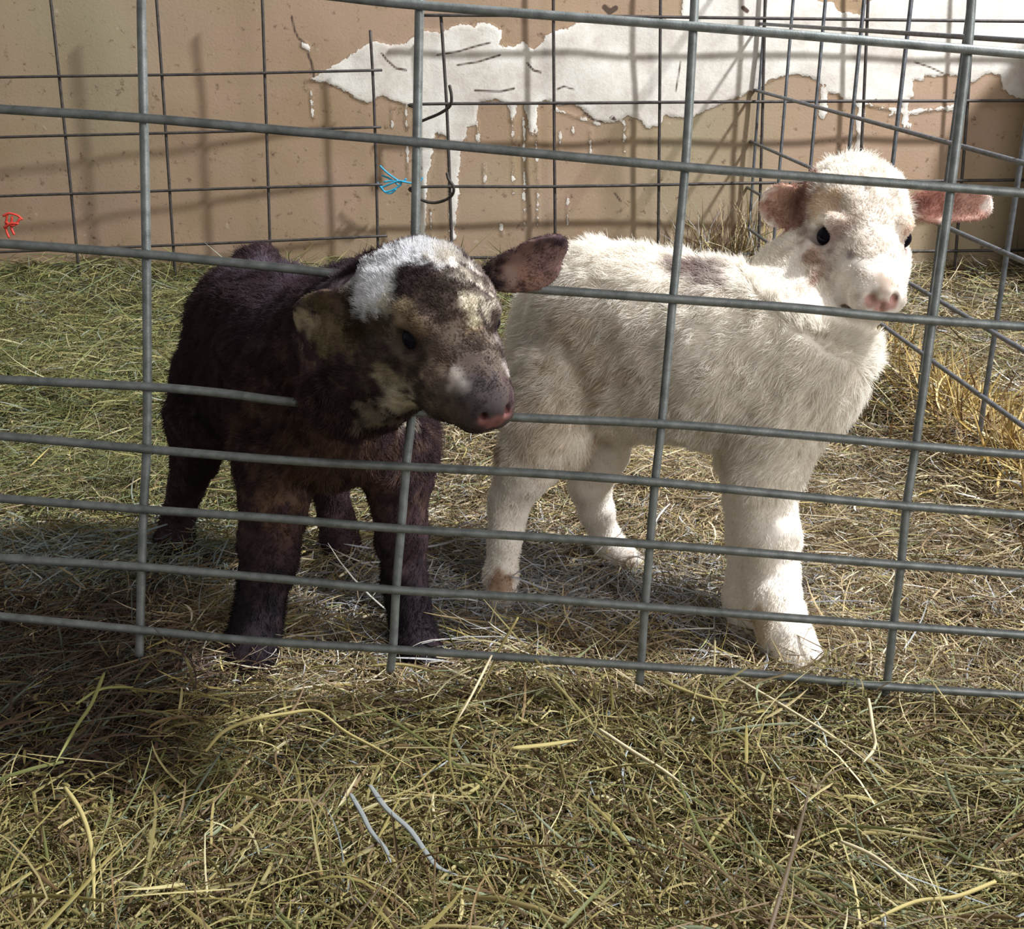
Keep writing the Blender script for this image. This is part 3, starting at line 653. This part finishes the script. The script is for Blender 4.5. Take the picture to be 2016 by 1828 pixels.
# ------------------------------------------------------------------ hay and straw
PAL = {
 'near': [((.30, .25, .085), 3), ((.24, .20, .075), 3), ((.17, .18, .06), 1.9), ((.36, .29, .12), 2), ((.13, .085, .04), 3), ((.20, .13, .06), 2.2), ((.50, .43, .20), 1.0), ((.24, .27, .16), .9), ((.62, .55, .32), .35), ((.32, .36, .36), .2)],
 'pen': [((.40, .31, .17), 3), ((.30, .22, .12), 3), ((.22, .15, .085), 2.6), ((.52, .43, .27), 2), ((.24, .25, .12), 1.3), ((.38, .38, .38), 1.2), ((.66, .58, .42), .8), ((.14, .09, .05), 2), ((.44, .36, .12), .8), ((.78, .74, .66), .25)],
 'green': [((.30, .28, .10), 3), ((.24, .27, .09), 3), ((.42, .37, .16), 2), ((.18, .15, .07), 2), ((.16, .20, .08), 2), ((.52, .47, .26), .8), ((.34, .37, .30), .8)],
 'gold': [((.56, .40, .13), 3), ((.44, .29, .09), 3), ((.66, .52, .24), 2), ((.24, .14, .06), 2), ((.76, .66, .40), .6)],
 'shaded': [((.055, .032, .024), 4), ((.09, .055, .035), 2.4), ((.075, .085, .06), 1.2), ((.15, .12, .05), .7), ((.12, .14, .13), .4)],  # dark strand colours standing in for shade
 'ash': [((.36, .37, .40), 3), ((.26, .26, .28), 3), ((.44, .41, .36), 2), ((.20, .17, .13), 2), ((.6, .6, .6), .5)],
}
def pick(pal, n, rg):
    cs = np.array([c for c, _ in PAL[pal]]); w = np.array([w for _, w in PAL[pal]], float)
    c = cs[rg.choice(len(cs), n, p=w / w.sum())]; return c * (.75 + .5 * rg.random((n, 1))) * {'near': .76, 'green': .74, 'pen': .95, 'gold': .75}.get(pal, 1.0)
def strands(name, base, az, el, L, W, col, rg, curl=1.0, K=6, sag=True, floorclip=True):
    n = len(base); pts = np.zeros((n, K, 3)); pts[:, 0] = base
    turn = rg.normal(0, .16 * curl, n); bend = rg.normal(-.10 if sag else 0, .10 * curl, n); kink = rg.random(n) < .12; kp = rg.integers(1, K - 1, n)
    for i in range(1, K):
        a = az + turn * i + np.where(kink & (kp < i), .9 * np.sign(turn), 0); e = el + bend * i
        d = np.stack([np.cos(a) * np.cos(e), np.sin(a) * np.cos(e), np.sin(e)], 1)
        pts[:, i] = pts[:, i - 1] + d * (L / (K - 1))[:, None]
    if floorclip:
        lo = ground(pts[:, :, 0], pts[:, :, 1]) - .004
        pts[:, :, 2] = np.maximum(pts[:, :, 2], lo)
    pts[:, :, 1] = np.minimum(pts[:, :, 1], WALL_Y - .008 - .004 * rg.random((n, 1)))
    T = np.gradient(pts, axis=1); T /= np.linalg.norm(T, axis=2)[..., None] + 1e-9
    rv = rg.normal(0, 1, (n, 1, 3)); rv[:, :, 2] += 1.2; S = np.cross(T, rv); S /= np.linalg.norm(S, axis=2)[..., None] + 1e-9
    tp = np.interp(np.linspace(0, 1, K), [0, .12, .7, 1], [.65, 1, .9, .15]); S = S * (W[:, None] * tp[None])[..., None] * .5
    Nn = np.cross(S, T); Nn /= np.linalg.norm(Nn, axis=2)[..., None] + 1e-9; Nn *= (W[:, None] * tp[None])[..., None] * .28
    V = np.stack([pts - S, pts + Nn, pts + S], 2).reshape(-1, 3)           # folded blade: three rails
    q = np.arange(n)[:, None, None] * K * 3 + np.arange(K - 1)[None, :, None] * 3
    F = np.concatenate([np.stack([q, q + 1, q + 4, q + 3], -1), np.stack([q + 1, q + 2, q + 5, q + 4], -1)], 2).reshape(-1, 4)
    C = np.repeat(col, K * 3, 0)
    return mesh_np(name, V, F, M_HAY, colors=C)
def scatter(n, y0, y1, rg, pw=1.7, xm=1.28):
    u = rg.random(n); y = (y0 ** (1 - pw) + u * (y1 ** (1 - pw) - y0 ** (1 - pw))) ** (1 / (1 - pw))
    half = xm * (1008 / F_PX) * (y * c_ + .19) + .05
    return (rg.random(n) * 2 - 1) * half, y
def shade_patch(x, y):  # shadow at the lower left, painted into the hay colours
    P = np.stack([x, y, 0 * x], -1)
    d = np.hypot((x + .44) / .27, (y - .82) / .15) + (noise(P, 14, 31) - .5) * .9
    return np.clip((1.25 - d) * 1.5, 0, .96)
def bed(name, label, n, y0, y1, pal, thick, lr, wr, seed, palf=None, elsd=.16, cat='hay', pw=1.7, keep=None, curl=1.0):
    rg = np.random.default_rng(seed); n = int(n * HAY); x, y = scatter(n, y0, y1, rg, pw)
    if keep is not None:
        k = keep(x, y, rg); x, y = x[k], y[k]; n = len(x)
    z = ground(x, y) + thick * rg.random(n) ** 1.6 * (.4 + 1.2 * noise(np.stack([x, y, 0 * x], -1), 12, 17))
    L = lr[0] * (lr[1] / lr[0]) ** (rg.random(n) ** 1.5); W = wr[0] * (wr[1] / wr[0]) ** (rg.random(n) ** 2)
    fl = noise(np.stack([x, y, 0 * x], -1), 5, 77) * 2 * math.pi
    az = np.where(rg.random(n) < .45, fl + rg.normal(0, .5, n), rg.random(n) * 2 * math.pi); el = np.abs(rg.normal(0, elsd, n)) + .02
    col = pick(pal, n, rg)
    if palf: palf(x, y, col, rg)
    w = shade_patch(x, y); k = rg.random(n) < w; col[k] = pick('shaded', k.sum(), rg)
    o = strands(name, np.stack([x, y, z], 1), az, el, L, W, col, rg, curl)
    return tag(o, label, cat, kind='stuff')
def pen_pal(x, y, col, rg):
    P = np.stack([x, y, 0 * x], -1)
    g = np.clip((-.05 - x) / .25, 0, 1) * np.clip((y - .95) / .3, 0, 1); k = rg.random(len(x)) < g * .9; col[k] = pick('green', k.sum(), rg)
    a = np.clip(1.2 - np.hypot((x - .03) / .22, (y - 1.0) / .13) + (noise(P, 11, 41) - .5), 0, 1); k = rg.random(len(x)) < a * .8; col[k] = pick('ash', k.sum(), rg)
    a = np.clip(1.2 - np.hypot((x + .42) / .2, (y - 1.06) / .07) + (noise(P, 11, 42) - .5), 0, 1); k = rg.random(len(x)) < a * .8; col[k] = pick('ash', k.sum(), rg) * np.array([.75, .9, .85])
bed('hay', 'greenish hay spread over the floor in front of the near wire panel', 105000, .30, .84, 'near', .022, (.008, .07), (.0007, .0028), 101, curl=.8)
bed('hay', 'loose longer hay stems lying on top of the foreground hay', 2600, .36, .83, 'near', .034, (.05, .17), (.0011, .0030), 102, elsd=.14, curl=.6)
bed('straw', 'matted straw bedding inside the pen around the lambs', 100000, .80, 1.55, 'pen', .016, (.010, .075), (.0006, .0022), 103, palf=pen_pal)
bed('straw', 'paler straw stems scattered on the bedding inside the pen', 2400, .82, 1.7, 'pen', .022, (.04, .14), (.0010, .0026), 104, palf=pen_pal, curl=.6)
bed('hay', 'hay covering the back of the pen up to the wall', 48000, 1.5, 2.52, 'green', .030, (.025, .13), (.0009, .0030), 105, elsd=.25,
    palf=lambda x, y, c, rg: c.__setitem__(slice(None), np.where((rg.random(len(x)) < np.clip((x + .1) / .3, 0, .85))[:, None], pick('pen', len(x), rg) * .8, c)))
# golden straw standing along the side panel
rg = np.random.default_rng(201); n = 2600; y = .95 + rg.random(n) * .95; x = .626 - .0612 * y + .03 + rg.normal(0, .028, n)
z = ground(x, y) - .005; dirx = rg.normal(math.pi * .5, 1.2, n)
tag(strands('straw', np.stack([x, y, z], 1), dirx, .25 + rg.random(n) * .9, .025 + .065 * rg.random(n), .0012 + .0022 * rg.random(n), pick('gold', n, rg), rg, 1.4),
    'golden straw pushed up in tufts along the foot of the side panel', 'straw', kind='stuff')
rg = np.random.default_rng(202); n = 420; x = rg.normal(.44, .045, n); y = 2.36 + .06 * rg.random(n); z = ground(x, y) - .01 + 0 * x
tag(strands('hay', np.stack([x, y, z], 1), rg.random(n) * 6.28, .8 + rg.random(n) * .8, .04 + .14 * rg.random(n) ** 1.5, .0012 + .0016 * rg.random(n), pick('pen', n, rg) * 1.1, rg, 1.6),
    'tuft of tall dry hay standing against the wall behind the back of the white lamb', 'hay', kind='stuff')

# single stems and blades that stand out
def stem(pts, w, col, label, cat='hay stem', group=None, zoff=.02, name='hay_stem', flat=False):
    P = []
    for p in pts:
        zz = p[2] if len(p) > 2 else zoff
        P.append(atz(p[0], p[1], zz))
    P = spline(P, 8); n = len(P)
    r = np.interp(np.linspace(0, 1, n), [0, .1, .8, 1], [.7, 1, .85, .3]) * w * .41
    V, F = tube(P, r, 7)
    if flat:
        V = V.copy(); cen = np.repeat(P, 7, 0); V[:len(cen), 2] = cen[:, 2] + (V[:len(cen), 2] - cen[:, 2]) * .35
    me = mesh_py(name, [(V, F)], col); return tag(me, label, cat, group)
M_S1 = plain('stem_gold', (.37, .31, .13), .8, .2); M_S2 = plain('stem_pale', (.50, .43, .28), .8, .2); M_S3 = plain('stem_green', (.23, .23, .08), .6, .3)
M_S4 = plain('blade_grey_blue', (.20, .215, .21), .85, .15)
stem([(690, 1562), (712, 1600), (730, 1635), (758, 1670), (770, 1700)], .0042, M_S4, 'shorter of two grey blue dried blades lying in the foreground hay', 'dried blade', zoff=.045, name='dried_blade', flat=True)
stem([(728, 1545), (760, 1590), (806, 1632), (840, 1680), (862, 1706), (900, 1722)], .0048, M_S4, 'longer of two grey blue dried blades lying in the foreground hay', 'dried blade', zoff=.046, name='dried_blade', flat=True)
stem([(405, 1478), (440, 1440), (490, 1418), (560, 1405), (624, 1400), (680, 1440), (740, 1472), (815, 1512)], .0034, M_S1, 'long golden stem bent in an arch in the left foreground hay', zoff=.04)
stem([(205, 1325), (180, 1385), (150, 1430), (110, 1500)], .0036, M_S3, 'straight olive stem leaning in the dark left foreground hay', zoff=.045)
stem([(128, 1550), (160, 1600), (180, 1670), (186, 1790)], .0040, M_S1, 'curved golden stem dropping down the far left foreground hay', zoff=.05)
stem([(150, 1385), (200, 1356), (262, 1352)], .0028, M_S3, 'short arched olive stem crossing the dark left hay', zoff=.045)
stem([(968, 1290, .05), (930, 1365, .04), (900, 1418, .03)], .0026, M_S2, 'thin pale stem leaning below the chin of the dark lamb', zoff=.04)
stem([(1020, 1215, .07), (985, 1275, .05), (965, 1320, .03), (935, 1375, .02)], .0028, M_S1, 'golden stem leaning on the lowest wires between the two lambs', zoff=.04)
stem([(1440, 1330), (1510, 1370), (1560, 1400), (1640, 1450), (1705, 1498)], .0030, M_S2, 'long pale stem slanting across the hay below the white lamb hoof', zoff=.03)
stem([(1710, 1375, .05), (1718, 1430, .04), (1722, 1470, .03), (1700, 1500, .03)], .0034, M_S2, 'bent pale stem upright just before the right end of the panel', zoff=.03)
stem([(1180, 1435), (1240, 1475), (1300, 1512), (1350, 1548)], .0036, M_S2, 'stout pale stem in the middle of the foreground hay', zoff=.035)
stem([(1300, 1340), (1380, 1370), (1440, 1382)], .0034, M_S1, 'short golden stem lying just in front of the lowest wire', zoff=.03)
stem([(1010, 1472), (1070, 1466), (1136, 1456)], .0060, M_S1, 'broad yellow blade lying level in the foreground hay', 'dried blade', zoff=.035, name='dried_blade', flat=True)
stem([(1655, 1655), (1720, 1685), (1790, 1740), (1810, 1756)], .0030, M_S2, 'kinked pale stem in the lower right foreground hay', zoff=.05)
stem([(1960, 1735), (1880, 1765), (1800, 1775), (1700, 1820)], .0032, M_S1, 'long golden stem rising to the lower right corner', zoff=.055)
stem([(735, 1310), (790, 1308), (840, 1318), (870, 1332)], .0030, M_S1, 'yellow stem curving before the front hooves of the dark lamb', zoff=.03)
stem([(668, 1135, .03), (692, 1118, .035), (714, 1102, .045)], .0050, M_S2, 'flat white straw chip between the legs of the dark lamb', 'straw chip', name='straw_chip', flat=True)
stem([(590, 1190, .02), (602, 1165, .02), (610, 1145, .03)], .0040, M_S2, 'small bright straw chip beside the front leg of the dark lamb', 'straw chip', name='straw_chip', flat=True)

# ------------------------------------------------------------------ added unseen boards beyond the right edge, cut to shade the wall corner
def boards():
    parts = []
    for k in range(5):
        x0 = 1.012 + k * .15; top = 0.62 + 1.3 * (x0 - 1.0)
        V = [(x0 + dx * .146, 2.22 + dy * .02, z) for z, sl in ((0, 0), (top, .19)) for dy in (0, 1) for dx in (0, 1)]
        V = [(p[0], p[1], p[2] + (.19 if p[2] > .1 and p[0] > x0 + .1 else 0)) for p in V]
        parts.append((V, [(0, 1, 3, 2), (4, 6, 7, 5), (0, 4, 5, 1), (2, 3, 7, 6), (0, 2, 6, 4), (1, 5, 7, 3)]))
    return parts
mw = plain('blocker_board', (.16, .11, .07), .8, .2)
tag(mesh_py('shadow_boards', boards(), mw), kind='structure')

# ------------------------------------------------------------------ light: a high barn window behind to the right, dim grey daylight around
w = bpy.data.worlds.new('dim_barn_air'); SC.world = w; w.use_nodes = True
w.node_tree.nodes['Background'].inputs[0].default_value = (1.0, .97, .94, 1); w.node_tree.nodes['Background'].inputs[1].default_value = .36
def area(name, loc, target, size, power, col):
    l = bpy.data.lights.new(name, 'AREA'); l.size = size; l.energy = power; l.color = col; l.shape = 'SQUARE'
    o = bpy.data.objects.new(name, l); COL.objects.link(o); o.location = loc
    o.rotation_euler = (Vector(target) - Vector(loc)).to_track_quat('-Z', 'Y').to_euler(); return o
area('window_light', (1.8, 1.33, 2.5), (.1, 1.4, .2), .13, 200, (.96, .98, 1.0))
area('fill_light', (1.4, -.2, 1.0), (.1, 1.1, .25),   .95, 23, (1.0, .97, .95))  # added fill lamp out of view, brightens the scene from the right front
